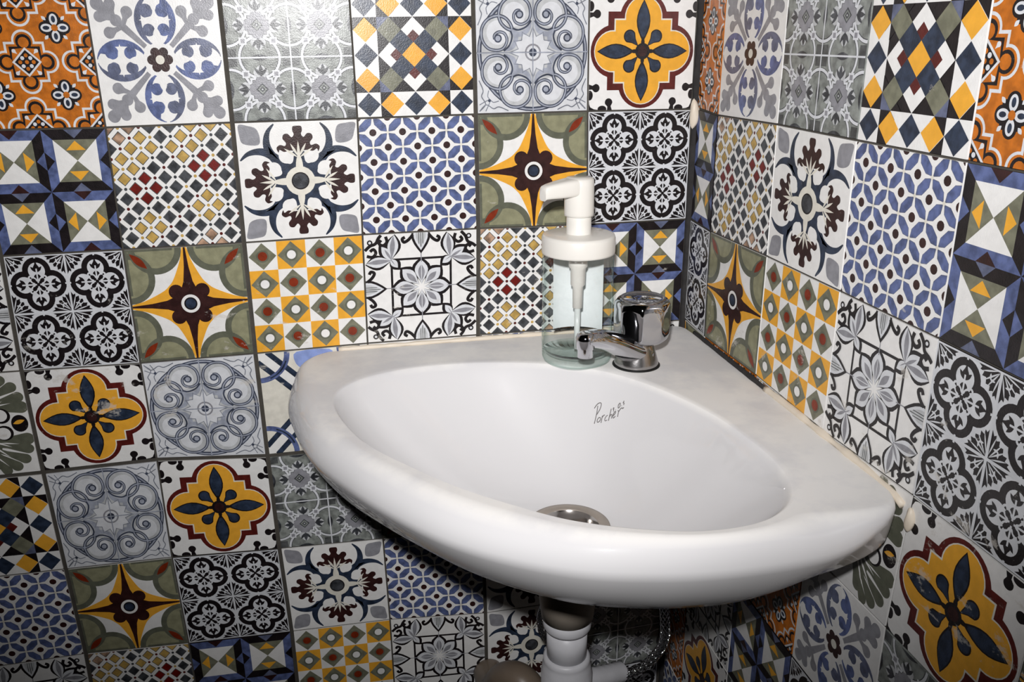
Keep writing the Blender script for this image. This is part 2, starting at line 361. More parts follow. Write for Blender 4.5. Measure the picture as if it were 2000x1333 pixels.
def p_scroll():
    p = Pat('ice')
    p.add(circ(0, 0, .985, 48), 'ring_blue'); p.add(circ(0, 0, .93, 48), 'grey_pale')
    p.add(stroke(circ(0, 0, .98, 48), .02, closed=True), 'line_blue')
    p.add(stroke(circ(0, 0, .93, 48), .03, closed=True), 'line_blue')
    p.add([ell(.31, .64, .28, .27)], 'grey_pale', 'd4'); p.add([ell(.33, .62, .2, .2)], 'ice', 'd4')
    for wd, cl in ((.062, 'line_blue'), (.026, 'ring_blue')):
        p.add(stroke(cat([(.36, .36), (.47, .4), (.57, .5), (.6, .64), (.54, .8), (.4, .9), (.22, .9), (.08, .8), (.04, .64), (.08, .52), (.2, .46), (.31, .5), (.34, .6), (.29, .68), (.22, .68)], 4), wd, wd * .8), cl, 'd4')
    p.add(circ(.235, .62, .07, 14), 'line_blue', 'd4'); p.add(circ(.235, .62, .045, 12), 'ring_blue', 'd4')
    p.add(stroke(cat([(.03, .5), (.1, .36), (.25, .3), (.36, .36)], 4), .02, .05, mid=.14), 'ring_blue', 'd4')
    p.add(stroke(cat([(.03, .52), (.12, .42), (.26, .37), (.36, .4)], 4), .03), 'line_blue', 'd4')
    p.add([[(0, .42), (.06, .26), (.17, .3), (.2, .2), (0, .0), (-.2, .2), (-.17, .3), (-.06, .26)]], 'ice', 'r4')
    p.add(stroke([(0, .42), (.06, .26), (.19, .33), (.2, .2)], .016), 'line_grey', 'd4')
    p.add(circ(0, 0, .14), 'ice'); p.add(stroke(circ(0, 0, .13), .03, closed=True), 'grey'); p.add(circ(0, 0, .07), 'line_blue')
    p.add(stroke(cat([(.45, .97), (.62, .9), (.72, .93), (.85, .86), (.97, .97)], 4), .018), 'line_grey', 'd4')
    p.add(stroke(cat([(.62, .8), (.72, .82), (.8, .78), (.97, .86)], 4), .015), 'line_grey', 'd4')
    p.add(circ(.79, .79, .028, 8), 'line_blue', 'r4')
    p.add([box2(-.008, -1, .008, 1), ], 'ring_blue', 'r4'); p.add([box2(.006, 0, .012, 1)], 'line_grey', 'r4')
    return p
def p_diamonds():
    p = Pat('white')
    p.add(box2(-.6, -.6, .6, .6), 'black')
    p.add([[(.2, .6), (.6, .6), (.6, 1), (.4, 1), (.6, .8)], ], 'black', 'd4')
    p.add([[(.4, 1), (.6, 1), (.6, .8)], [(.4, .6), (.6, .6), (.6, .8)]], 'black', 'd4')
    p.add([[(.2, .6), (.4, .6), (.2, .8)]], 'white', 'd4')
    p.add([dia(.4, .8, .195)], 'yellow', 'd4'); p.add([dia(0, .8, .195)], 'navy', 'r4'); p.add(dia(.8, .8, .195), 'navy', 'r4')
    p.add([[(.6, .2), (.6, .6), (.4, .4)], ], 'black', 'd4')
    p.add([dia(.4, .4, .2)], 'olive', 'r4'); p.add(dia(0, .4, .2), 'white', 'r4'); p.add([dia(.2, .2, .2)], 'navy', 'r4')
    p.add([dia(0, 0, .2)], 'yellow'); p.add(dia(0, .3, .1), 'maroon', 'r4')
    p.add([[(.5, .5), (.6, .4), (.6, .6), (.4, .6)]], 'dusk', 'r4')
    return p
def p_quatrefoil():
    p = Pat('grey_green')
    p.place = [(.5, x, y, None) for x in (-.5, .5) for y in (-.5, .5)]
    p.add(box2(-1, -1, 1, 1), 'grey_green')
    p.add([box2(.72, .72, 1, 1)], 'grey_dark', 'r4')
    p.add(circ(1, 0, .70, 30), 'grey_dark', 'r4'); p.add(circ(1, 0, .68, 30), 'ice', 'r4'); p.add(circ(1, 0, .6, 30), 'charcoal', 'r4'); p.add(circ(1, 0, .575, 30), 'grey_green', 'r4')
    p.add(quat_outline(.28, .24, .36), 'ice'); p.add(quat_outline(.27, .19, .3), 'grey_dark'); p.add(quat_outline(.26, .18, .28), 'grey')
    p.add([dia(.0, .0, .2)], 'charcoal'); p.add(dia(0, 0, .15), 'grey_green'); p.add(dia(0, 0, .09), 'charcoal'); p.add(dia(0, 0, .035), 'grey_pale')
    p.add(box2(.37, .37, .6, .6), 'ice', 'r4'); p.add(box2(.42, .42, .55, .55), 'grey', 'r4')
    p.add([circ(.52, .11, .13), circ(.52, -.11, .13), circ(.62, 0, .14)], 'grey_pale', 'r4')
    p.add([lens(.4, 0, .78, 0, .07), lens(.42, .0, .68, .2, .05), lens(.42, 0, .68, -.2, .05)], 'charcoal', 'r4')
    p.add(lens(.99, -.3, .99, .3, .09), 'charcoal', 'r4')
    p.place = [(1.0, 0, 0, None)]
    p.add([box2(-.012, -1, .012, 1), box2(-1, -.012, 1, .012)], 'ice')
    return p
def p_blueflower():
    p = Pat('white')
    g = [stroke([(.2, .2), (.42, .42), (.62, .62)], .075, .13)]
    p.add(g[0], 'grey', 'r4')
    p.add([drop(.55, .55, .85, .85, .1, w0=.05), drop(.62, .6, .66, .84, .085, w0=.03), drop(.6, .62, .84, .66, .085, w0=.03), drop(.5, .52, .42, .72, .09, w0=.03), drop(.52, .5, .72, .42, .09, w0=.03), circ(.6, .6, .09)], 'grey', 'r4')
    ov = ell(0, .59, .32, .385, 0, 32)
    p.add(ov, 'blue', 'r4'); p.add([q for q in ov if q[0] < .001], 'dusk', 'r4')
    p.add([ell(0, .59, .215, .375)], 'white', 'r4'); p.add(lens(0, .15, 0, 1.03, .12, 10), 'white', 'r4')
    p.add([circ(.125, .735, .105), circ(.115, .45, .095), [(.1, .83), (.2, .78), (.25, .6), (.3, .7), (.2, .88), (.12, .93)]], 'blue', 'r4')
    p.add([circ(-.125, .735, .105), circ(-.115, .45, .095)], 'dusk', 'r4')
    p.add([lens(-.25, .6, .25, .6, .055), lens(0, .22, 0, .5, .06), lens(0, .7, 0, .98, .05)], 'white', 'r4')
    p.add(circ(0, 0, .26), 'white')
    p.add([circ(.13 * cos(k * pi / 3), .13 * sin(k * pi / 3), .075, 14) for k in range(0, 6, 2)], 'brown'); p.add([circ(.13 * cos(k * pi / 3), .13 * sin(k * pi / 3), .075, 14) for k in range(1, 6, 2)], 'brown')
    p.add(circ(0, 0, .12), 'brown'); p.add(circ(0, 0, .07), 'cream')
    return p
def p_moorish():
    p = Pat('orange')
    p.place = [(.5, x, y, None) for x, y in ((-1, 0), (0, 0), (1, 0), (0, 1), (0, -1), (-1, 1), (1, 1), (-1, -1), (1, -1))]
    p.place = [(.5, x, y, None) for x, y in ((-1, 0), (0, 0), (1, 0), (0, 1), (0, -1), (-1, 1), (1, 1), (-1, -1), (1, -1))]
    p.add(quat_outline(.62, .34, .6), 'ice')
    p.add(quat_outline(.61, .28, .53), 'orange'); p.add(quat_outline(.59, .235, .46), 'black'); p.add(quat_outline(.58, .16, .385), 'orange')
    p.add([dia(0, 0, .44)], 'ice'); p.add(dia(0, 0, .36), 'black'); p.add([circ(.12, .12, .06, 10)], 'ice', 'r4')
    p.add([circ(0, 0, .06, 10), circ(.2, 0, .06, 10), circ(-.2, 0, .06, 10), circ(0, .2, .06, 10), circ(0, -.2, .06, 10)], 'orange')
    p.add([drop(.24, .24, .33, .33, .06)], 'ice', 'r4')
    p.place = [(.5, x, y, None) for x in (-.5, .5) for y in (-.5, .5)]
    p.add([circ(0, .28, .19), circ(.2, .2, .1)], 'black', 'r4'); p.add(circ(0, 0, .25), 'black')
    p.add(ell(0, .24, .12, .17), 'ice', 'r4'); p.add(ell(0, .25, .06, .1), 'navy', 'r4'); p.add(circ(0, 0, .1), 'orange')
    p.add([lens(.22, .22, .34, .34, .05)], 'ice', 'r4')
    return p
def p_lace():
    p = Pat('black')
    p.place = [(.5, x, y, None) for x in (-.5, .5) for y in (-.5, .5)]
    p.add(box2(-1, -1, 1, 1), 'ice')
    p.add([[(.97, .97), (.97, .3), (.9, .42), (.84, .38), (.82, .5), (.72, .46), (.72, .58), (.6, .58), (.58, .72), (.46, .72), (.5, .82), (.38, .84), (.42, .9), (.3, .97)]], 'black', 'r4')
    p.add([lens(.95, .95, .62, .5, .02), lens(.95, .95, .5, .62, .02), lens(.97, .9, .82, .42, .02), lens(.9, .97, .42, .82, .02), lens(.86, .7, .7, .72, .03), lens(.7, .86, .72, .7, .03)], 'ice', 'r4')
    p.add([circ(.47, 0, .53, 24), box2(-.35, -.35, .35, .35)], 'ice', 'r4')
    p.add([circ(.46, 0, .48, 24)], 'black', 'r4'); p.add(circ(0, 0, .5), 'black')
    p.add([circ(.47, 0, .285, 22)], 'ice', 'r4'); p.add([circ(.24, 0, .12)], 'black', 'r4')
    p.add([drop(.82, 0, .58, 0, .1)[::-1], lens(.42, .0, .62, .19, .05), lens(.42, 0, .62, -.19, .05)], 'black', 'r4')
    p.add(stroke(cat([(.12, .02), (.22, .1), (.3, .24), (.22, .3), (.17, .22)], 4), .055), 'ice', 'd4')
    p.add([box2(-.3, -.025, .55, .025)], 'ice', 'r4')
    p.add([drop(0, 0, .14, .14, .07)], 'black', 'r4'); p.add(stroke([(.0, .0), (.1, .0), (.16, .05)], .04), 'ice', 'd4'); p.add(circ(0, 0, .06), 'black')
    p.add([box2(.9, -.03, 1, .03)], 'ice', 'r4')
    p.add(box2(.965, -1, 1, 1), 'ice', 'r4')
    return p
def p_star():
    p = Pat('white')
    p.add([box2(.62, .62, 1, 1)], 'olive_pale', 'r4')
    p.add([circ(.5, 1.0, .45, 36), circ(1.0, .5, .45, 36)][:1], 'olive_dark', 'r4'); p.add(circ(1.0, .5, .45, 36), 'olive_dark', 'r4')
    p.add(circ(.5, 1.0, .34, 30), 'olive_pale', 'r4'); p.add(circ(1.0, .5, .34, 30), 'olive_pale', 'r4')
    p.add(stroke(arc(.5, 1.0, .395, 180, 360, 20), .11), 'olive_dark', 'r4'); p.add(stroke(arc(1.0, .5, .395, 90, 270, 20), .11), 'olive_dark', 'r4')
    p.add(box2(.96, .2, 1, 1), 'olive_dark', 'r4'); p.add(box2(.2, .96, .96, 1), 'olive_dark', 'r4')
    p.add(lens(.66, .66, .93, .93, .06), 'rust', 'r4')
    q = cat([(.04, 1), (.09, .8), (.165, .61), (.255, .43), (.335, .335), (.43, .255), (.61, .165), (.8, .09), (1, .04)], 4)
    p.add([[(0, 0), (0, 1)] + q + [(1, 0)]], 'yellow', 'r4')
    p.add([[(0, 0), (0, 1), (.015, 1), (.04, .66), (.08, .4), (.16, .2), (.2, .16), (.4, .08), (.66, .04), (1, .015), (1, 0)]], 'brown', 'r4')
    p.add(circ(.225, .225, .13, 20), 'brown', 'r4'); p.add(circ(0, 0, .19), 'brown')
    p.add(circ(0, 0, .165, 28), 'white'); p.add(circ(0, 0, .115, 24), 'black'); p.add(circ(0, 0, .09, 24), 'navy')
    return p
def p_lattice():
    p = Pat('white'); s = .255
    A, Bq, Cq, O = [], [], [], []
    for i in range(-5, 5):
        for j in range(-5, 5):
            cx, cy = (i + .5) * s, (j + .5) * s
            d = 1 if (i + j) % 2 == 0 else -1     # the long axis joins the two dot-free nodes
            ux, uy = (.7071, -.7071 * d); vx, vy = (-uy, ux)
            hx = [(.65, 0), (.3, .26), (-.3, .26), (-.65, 0), (-.3, -.26), (.3, -.26)]
            O.append([(cx + (a * ux + b * vx) * s * 1.0, cy + (a * uy + b * vy) * s * 1.0) for a, b in hx])
            Bq.append([(cx + (a * ux + b * vx) * s * .9, cy + (a * uy + b * vy) * s * .9) for a, b in hx])
    for i in range(-4, 5):
        for j in range(-4, 5):
            if (i + j) % 2 == 0: A.append(circ(i * s, j * s, .062, 12))
            else: Cq.append(dia(i * s, j * s, .035))
    p.add(O, 'dusk'); p.add(Bq, 'blue'); p.add(A, 'brown'); p.add(Cq, 'cream')
    return p
def p_leaf():
    p = Pat('white')
    p.add([cat([(.63, .66), (.66, .9), (.8, .95), (.97, .95), (.95, .8), (.9, .67), (.75, .62)], 4, True)], 'grey', 'r4')
    p.add(stroke(cat([(.38, .97), (.48, .85), (.52, .7), (.5, .55), (.41, .4), (.27, .26), (.14, .23), (.06, .3), (.05, .42), (.09, .5)], 5), .02, .03, mid=.27), 'navy', 'd4')
    p.add([[(.5, .62), (.47, .45), (.36, .33), (.3, .3), (.33, .36), (.45, .47), (.62, .5)]], 'navy', 'r4')
    p.add(circ(.0, .0, .25), 'cream', '1'); p.add([lens(0, 0, 0, .5, .06)], 'cream', 'r4')
    p.add([circ(.21, .43, .125)], 'white', 'd4')
    leaf = [(0, .93), (.07, .92), (.08, .85), (.06, .79), (.1, .74), (.16, .8), (.23, .79), (.25, .72), (.2, .65), (.22, .6), (.3, .62), (.36, .57), (.33, .49), (.31, .54), (.24, .5), (.14, .52), (.05, .5), (0, .42)]
    right = cat([q for q in leaf], 3)
    p.add([right + [(-x, y) for x, y in right[::-1][1:-1]]], 'brown', 'r4')
    p.add([lens(0, .38, 0, .68, .025, bulge=.35)], 'cream', 'r4'); p.add([lens(.01, .42, .13, .64, .02), lens(.01, .4, .24, .56, .02)], 'cream', 'd4')
    p.add(circ(0, 0, .15, 28), 'black'); p.add(circ(0, 0, .13, 28), 'charcoal')
    return p
def p_mosaic():
    p = Pat('white'); s = .1666; rnd = random.Random(4)
    cl = {'charcoal': [], 'tan': [], 'red': [], 'fleck': []}; e = []; dots = {'maroon': [], 'tan': [], 'charcoal': []}
    for i in range(-6, 7):
        for j in range(-6, 7):
            if (i + j) % 2: 
                (dots['maroon'] if (i + 2 * j) % 3 == 0 else dots['tan'] if (i - j) % 4 == 1 else dots['charcoal']).append(circ(i * s, j * s, .028, 8)); continue
            u, v = (i + j) // 2, (i - j) // 2
            cu, cv = (u // 2), (v // 2)
            h = (cu * 3 + cv * 5) % 11
            k = 'charcoal' if h not in (1, 3, 5, 7, 9) else {1: 'tan', 3: 'red', 5: 'tan', 7: 'fleck', 9: 'tan'}[h]
            e.append(dia(i * s, j * s, .118)); cl[k].append(dia(i * s, j * s, .1))
    p.add(e, 'grey_dark')
    for k, v in cl.items():
        if v: p.add(v, k)
    for k, v in dots.items(): p.add(v, k)
    return p
def p_geo():
    p = Pat('black')
    for n, (x, y) in enumerate([(-.5, -.5), (.5, -.5), (.5, .5), (-.5, .5)]):
        p.place = [(.5, x, y, R4[1] if n % 2 else None)]
        p.add([[(-1, 1), (1, 1), (.68, .68), (-.68, .68)], [(-1, -1), (1, -1), (.68, -.68), (-.68, -.68)]], 'black')
        p.add([[(1, -1), (1, 1), (.68, .68), (.68, -.68)], [(-1, -1), (-1, 1), (-.68, .68), (-.68, -.68)]], 'blue')
        p.add([[(-.3, 1), (.3, 1), (0, .72)], [(-.3, -1), (.3, -1), (0, -.72)]], 'blue' if n % 2 else 'dusk')
        p.add([[(1, -.3), (1, .3), (.72, 0)], [(-1, -.3), (-1, .3), (-.72, 0)]], 'brown' if n % 2 else 'black')
        p.add(box2(-.68, -.68, .68, .68), 'white')
        p.add([[(-.68, .68), (.68, .68), (0, 0)], [(.68, -.68), (-.68, -.68), (0, 0)]], 'olive')
        p.add([[(-.31, .34), (.31, .34), (0, .64)], [(-.31, -.34), (.31, -.34), (0, -.64)]], 'yellow')
    return p
def p_lineflower():
    p = Pat('white')
    for w_, c_, g in ((.0, 'black', .05), (.0, 'ice', .0)):
        p.add([lens(.0, .05, 0, .5 + g, .12 + g, bulge=.6)], c_, 'r4')
        p.add([lens(.04, .04, .34 + g * .7, .34 + g * .7, .11 + g, bulge=.6)], c_, 'r4')
    p.add([lens(0, .1, 0, .42, .06, bulge=.55), lens(.08, .08, .27, .27, .05, bulge=.55)], 'grey', 'r4'); p.add([box2(-.006, .05, .006, .42)], 'ice', 'r4')
    p.add([box2(-.555, .51, .555, .55)], 'black', 'r4')
    p.add([box2(-.008, .46, .008, 1)], 'grey', 'r4')
    # leaves at the frame corners
    for g, c_ in ((.042, 'black'), (0, 'ice'), (-.052, 'grey')):
        p.add([lens(.52, .52, .47 - g * .3, .98 + g * .3, .095 + g, bulge=.55), lens(.53, .53, .95 + g * .5, .48 - g * .3, .095 + g, bulge=.55), lens(.53, .53, .76 + g, .76 + g, .07 + g), lens(.5, .5, .36 - g, .42 - g, .05 + g)][:1], c_, 'r4')
        p.add([lens(.53, .53, .98 + g * .3, .47 - g * .3, .095 + g, bulge=.55)], c_, 'r4')
        p.add([lens(.52, .52, .78 + g, .7 + g, .075 + g)], c_, 'r4'); p.add([lens(.55, .55, .38 - g, .42 - g, .06 + g)], c_, 'r4')
    # half flowers on the edges
    p.add([lens(0, .62, 0, 1.3, .17), ], 'black', 'r4'); p.add(lens(0, .68, 0, 1.27, .13), 'ice', 'r4'); p.add([lens(0, .74, 0, 1.2, .09)], 'grey_pale', 'r4')
    p.add(stroke([(0, .74), (0, 1)], .012), 'grey_dark', 'r4'); p.add([box2(.03, .8, .042, 1)], 'grey_dark', 'd4')
    p.add(stroke(cat([(.14, .97), (.22, .88), (.3, .84), (.33, .9), (.28, .93)], 4), .055), 'black', 'd4')
    p.add(stroke(cat([(.62, .96), (.6, .86), (.67, .8), (.74, .84), (.7, .9)], 4), .055), 'black', 'd4')
    p.add(stroke(cat([(.72, .99), (.8, .9), (.84, .8), (.93, .75), (.99, .7)], 4), .055), 'black', 'r4')
    p.add([circ(.86, .9, .05, 10)], 'black', 'r4'); p.add(circ(.86, .9, .025, 8), 'ice', 'r4')
    return p
def p_check():
    p = Pat('white'); y, o, i1, r, w_ = [], [], [], [], []
    for i in range(4):
        for j in range(4):
            cx, cy = -.75 + .5 * i, -.75 + .5 * j
            if (i + j) % 2 == 0: y.append(box2(cx - .25, cy - .25, cx + .25, cy + .25)); w_.append(circ(cx, cy, .078, 16))
            else: r.append(circ(cx, cy, .082, 16))
            o.append(dia(cx, cy, .238)); i1.append(circ(cx, cy, .11, 16))
    p.add(y, 'yellow'); p.add(o, 'olive'); p.add(i1, 'olive_dark'); p.add(r, 'rust'); p.add(w_, 'white')
    return p
def p_bands():
    p = Pat('cream')
    p.add([cat([(-.3, .98), (-.35, .8), (-.25, .66), (-.05, .6), (.12, .66), (.3, .62), (.34, .8), (.3, .98)], 3, True)], 'sky', 'r2')
    p.add([[(-.86, 1), (-1, 1), (-1, .86), (-.14, 0), (0, .14)]], 'white', 'r4')
    p.add(stroke([(-.84, 1.02), (.02, .16)], .1), 'navy', 'r4'); p.add(stroke([(-1.02, .84), (-.16, -.02)], .1), 'navy', 'r4')
    p.add(stroke(arc(-1, 1, .52, 270, 360, 14), .1), 'blue', 'r4'); p.add(stroke(arc(-1, 1, .52, 290, 340, 8), .03), 'navy', 'r4')
    return p
def p_acanthus():
    p = Pat('white')
    for k in range(2):
        f = 'x' if k == 0 else 'x'
    lobes = [drop(.12, .3, .9, .32, .12, w0=.05), drop(.15, .34, .88, .52, .1, w0=.05), drop(.15, .4, .8, .72, .1, w0=.05), drop(.15, .4, .64, .86, .1, w0=.05), drop(.12, .4, .46, .93, .09, w0=.05), drop(.1, .4, .3, .8, .1, w0=.05), circ(.3, .45, .16)]
    for l in lobes: p.add(l, 'olive_dark', 'r2'); p.add([(-x, y) for x, y in l], 'olive_dark', 'r2')
    for a in ((.62, .46), (.56, .66), (.4, .74)):
        for s_ in (1, -1): p.add(lens(.12 * s_, .22, a[0] * s_, a[1], .018), 'white', 'r2')
    for s_ in (1, -1):
        p.add(circ(.55 * s_, .17, .15), 'black', 'r2'); p.add(circ(.53 * s_, .18, .12), 'white', 'r2')
    p.add([ell(.83, 0, .14, .17), ell(-.83, 0, .14, .17)], 'black'); p.add([lens(.72, 0, .92, .06, .04), lens(-.72, 0, -.92, .06, .04)], 'yellow')
    return p
PATS = {'A': p_cross(), 'B': p_scroll(), 'C': p_diamonds(), 'D': p_quatrefoil(), 'E': p_blueflower(), 'F': p_moorish(), 'G': p_lace(), 'H': p_star(),
        'I': p_lattice(), 'J': p_leaf(), 'K': p_mosaic(), 'L': p_geo(), 'M': p_lineflower(), 'N': p_check(), 'O': p_bands(), 'P': p_acanthus()}

# ------------------------------------------------------------------ the tiled walls
LAYER = 0.00004      # thickness of one layer of printed glaze, in tile widths (0.004 mm)
FACE = 0.012         # tile face stands 1.2 mm proud of the grout
def build_wall(name, nodes, layout, to3, wide, extra=(), gap=.008, wgap=.019, patch_of=None):
    """one mesh: backing slab in grout, every tile a raised slab with its printed pattern"""
    vs, fs, fm = [], [], []
    mats = [k + '_glaze' for k in PAL] + ['grout', 'dark_grout']
    G, DG = len(PAL), len(PAL) + 1
    def addf(pts, mi, flip=False):
        o = len(vs); vs.extend(to3(u, z, d) for u, z, d in pts)
        ids = list(range(o, o + len(pts))); fs.append(tuple(ids[::-1] if flip else ids)); fm.append(mi)
    U0, U1, Z0, Z1 = 0.0, 8.6, -ZF, 4.0
    addf([(U0, Z0, 0), (U1, Z0, 0), (U1, Z1, 0), (U0, Z1, 0)], G, True)
    addf([(U0, Z0, -.5), (U1, Z0, -.5), (U1, Z1, -.5), (U0, Z1, -.5)], G)
    for a, b in (((U0, Z0), (U1, Z0)), ((U1, Z0), (U1, Z1)), ((U1, Z1), (U0, Z1)), ((U0, Z1), (U0, Z0))):
        addf([(a[0], a[1], 0), (b[0], b[1], 0), (b[0], b[1], -.5), (a[0], a[1], -.5)], G)
    def patch(quad, pat, shrink, dark=(), usub=None):
        # quad: tl, tr, br, bl in (u,z) as seen in the photo (tl = left in picture); shrink per side l,r,t,b
        tl, tr, br, bl = [np.array(q, float) for q in quad]
        def bil(x, y):      # x,y in 0..1 from bottom left
            return tuple((bl * (1 - x) + br * x) * (1 - y) + (tl * (1 - x) + tr * x) * y)
        l, r, t, b = shrink; W_ = np.linalg.norm(tr - tl); H_ = np.linalg.norm(tl - bl)
        x0, x1, y0, y1 = l / W_, 1 - r / W_, b / H_, 1 - t / H_
        sx0, sx1 = usub or (-1, 1)
        def mp(px, py): return bil(x0 + (x1 - x0) * (px - sx0) / (sx1 - sx0), y0 + (y1 - y0) * (py + 1) / 2)
        c = [mp(sx0, -1), mp(sx1, -1), mp(sx1, 1), mp(sx0, 1)]
        e = FACE
        ar = sum(c[i - 1][0] * c[i][1] - c[i][0] * c[i - 1][1] for i in range(4)); fl_ = ar > 0
        P = PATS[pat]; bgi = PAL.index(P.bg)
        addf([(q[0], q[1], e) for q in c], bgi, fl_)
        for i in range(4):
            a, b_ = c[i], c[(i + 1) % 4]; addf([(a[0], a[1], 0), (b_[0], b_[1], 0), (b_[0], b_[1], e), (a[0], a[1], e)], bgi, fl_)
        for poly, mi, zl in P.f:
            if usub:
                q = poly; lo = []
                for i in range(len(q)):     # clip at the cut edge
                    a, b2 = q[i - 1], q[i]; ia, ib = a[0] >= sx0, b2[0] >= sx0
                    if ia != ib:
                        t_ = (sx0 - a[0]) / (b2[0] - a[0]); lo.append((sx0, a[1] + t_ * (b2[1] - a[1])))
                    if ib: lo.append(b2)
                poly = lo
                if len(poly) < 3: continue
            pts = [mp(*q) for q in poly]
            addf([(q[0], q[1], e + zl * LAYER) for q in pts], mi, fl_)
    for (ci, ri), pat in sorted(layout.items()):
        n = nodes; r = ri + 1        # nodes start at row -2, tile row j spans node rows j-1..j
        A_, B_ = n[r][ci], n[r][ci + 1]; C_, D_ = n[r + 1][ci + 1], n[r + 1][ci]
        if name == 'wall_left': quad = (B_, A_, D_, C_); lc, rc = ci + 1, ci
        else: quad = (A_, B_, C_, D_); lc, rc = ci, ci + 1
        hg = .02 if (name == 'wall_left' and ri in (3, 4) and ci >= 3) else gap
        sh = (wgap if lc in wide else gap, wgap if rc in wide else gap, hg if ri == 4 else gap, hg if ri == 3 else gap)
        patch(quad, pat, sh)
    for quad, pat, usub in extra: patch(quad, pat, (.006, .01, gap, gap), usub=usub)
    o = mesh(name, vs, fs, mats, fm=fm, smooth=False, origin=(0, 0, -ZF))
    o['kind'] = 'structure'
    return o
ORDER = 'FEDCBAGHNMIJKL'
def fill(rows, ncol, rr, seed):
    lay = {}
    for r in rr:
        for c in range(ncol):
            s = rows.get(r, ''); ch = s[c] if c < len(s) and s[c] != '.' else ORDER[(c * 5 + r * 3 + seed) % 14]
            lay[(c, r)] = ch
    return lay
left_rows = {-1: 'HJKGNID', 0: 'ABCDEFKH', 1: 'GHIJKLNB', 2: 'LKMNHGMA', 3: 'MIEOBAPJ', 4: 'FGHDABCL', 5: 'KANJ'[:0] + 'NJIJGHIC', 6: 'DJMNLKME', 7: 'GAEFBCD'}
left_rows[5] = 'DJIJGHIC'
right_rows = {-1: 'GHANLIC', 0: 'EDCFABH', 1: 'KJILGND', 2: 'HNMGCKE', 3: 'FKPAHMJ', 4: 'MFEDLIG', 5: 'NLIKABH', 6: 'ADJHCMF'}
right_rows[5] = 'MLGKABH'
build_wall('wall_left', NODES_LEFT, fill(left_rows, 8, range(-1, 11), 2), lambda u, z, d: (-u, -d, z), (0, 2, 4, 6))
R = NODES_RIGHT; strips = []
for r, pt in zip(range(-1, 11), 'CFLGHKMFIJLNBD'):
    a, b = R[r + 1][0], R[r + 2][0]
    strips.append((((.045, a[1] + .02), a, b, (.045, b[1] + .03)), pt, (0.0, 1)))
build_wall('wall_right', NODES_RIGHT, fill(right_rows, 6, range(-1, 11), 5), lambda u, z, d: (-d, -u, z), (), strips)
fv = [(-9, -9.5, -ZF), (.5, -9.5, -ZF), (.5, .5, -ZF), (-9, .5, -ZF), (-9, -9.5, -ZF - .5), (.5, -9.5, -ZF - .5), (.5, .5, -ZF - .5), (-9, .5, -ZF - .5)]
fo = mesh('floor', fv, [(0, 1, 2, 3), (7, 6, 5, 4), (0, 4, 5, 1), (1, 5, 6, 2), (2, 6, 7, 3), (3, 7, 4, 0)], 'floor_stone', smooth=False); fo['kind'] = 'structure'
# old grout bead running down the corner, and the chip of filler stuck on it
rnd = random.Random(3)
def bead(path, r0, mat, name, jit=.25, n=8, parent=None, flat=None):
    pts, rad = [], []
    for i in range(len(path) - 1):
        a, b = Vector(path[i]), Vector(path[i + 1]); k = max(2, int((b - a).length / .045))
        for j in range(k): pts.append(tuple(a.lerp(b, j / k)))
    pts.append(path[-1])
    rad = [r0 * (1 + jit * (rnd.random() * 2 - 1)) for _ in pts]
    rad = [sum(rad[max(0, i - 1):i + 2]) / len(rad[max(0, i - 1):i + 2]) for i in range(len(rad))]
    v, f = tube(pts, rad, n)
    return mesh(name, v, f, mat, parent)
cb = bead([(-.012, -.012, 3.9), (-.012, -.012, -ZF + .02)], .042, 'dark_grout', 'trim_1', .2); cb['kind'] = 'structure'

# ------------------------------------------------------------------ corner basin
Z0 = -2.04
CEN = np.array([-1.95, -2.05]); NT = 288
def polar(pts, closed=True):
    """radius about CEN at NT even angles from a closed outline"""
    q = np.array(pts) - CEN; a = np.unwrap(np.arctan2(q[:, 1], q[:, 0])); r = np.hypot(q[:, 0], q[:, 1])
    if a[-1] < a[0]: a, r = a[::-1], r[::-1]
    a = np.concatenate([a - 2 * pi, a, a + 2 * pi]); r = np.concatenate([r] * 3)
    th = np.linspace(-pi, pi, NT, endpoint=False); th0 = a[len(pts)]
    return np.interp(np.mod(th - th0, 2 * pi) + th0, a, r)
TH = np.linspace(-pi, pi, NT, endpoint=False)
inner_pts = [(-3.40, -1.15), (-3.36, -1.50), (-3.18, -2.02), (-2.89, -2.46), (-2.62, -2.80), (-2.32, -3.09), (-2.08, -3.29), (-1.82, -3.43), (-1.62, -3.51), (-1.40, -3.575), (-1.14, -3.59), (-.91, -3.54), (-.70, -3.39),
             (-.57, -3.15), (-.53, -2.85), (-.55, -2.55), (-.62, -2.08), (-.82, -1.54), (-1.10, -1.10), (-1.45, -.83), (-1.86, -.67), (-2.30, -.59), (-2.74, -.60), (-3.12, -.73), (-3.32, -.92)]
outer_pts = [(-.02, -3.40), (-.10, -3.56), (-.30, -3.66), (-.55, -3.71), (-.85, -3.735), (-1.24, -3.735), (-1.6, -3.69), (-2.03, -3.57), (-2.44, -3.34), (-2.77, -3.06), (-3.05, -2.71), (-3.33, -2.27), (-3.60, -1.72), (-3.74, -1.12), (-3.78, -.72), (-3.72, -.30), (-3.60, -.12), (-3.45, -.02)]
inner = polar(cat(inner_pts, 10, True))
oc = cat(outer_pts, 10) + [(-3.0, -.02), (-2.4, -.02), (-1.8, -.02), (-1.2, -.02), (-.7, -.02), (-.3, -.02), (-.12, -.03), (-.06, -.06), (-.03, -.12), (-.02, -.3), (-.02, -.7), (-.02, -1.2), (-.02, -1.8), (-.02, -2.4), (-.02, -3.0)]
dense = []
for i in range(len(oc)):
    a, b = np.array(oc[i]), np.array(oc[(i + 1) % len(oc)]); k = max(1, int(np.linalg.norm(b - a) / .04))
    dense += [tuple(a + (b - a) * j / k) for j in range(k)]
outer = polar(dense)
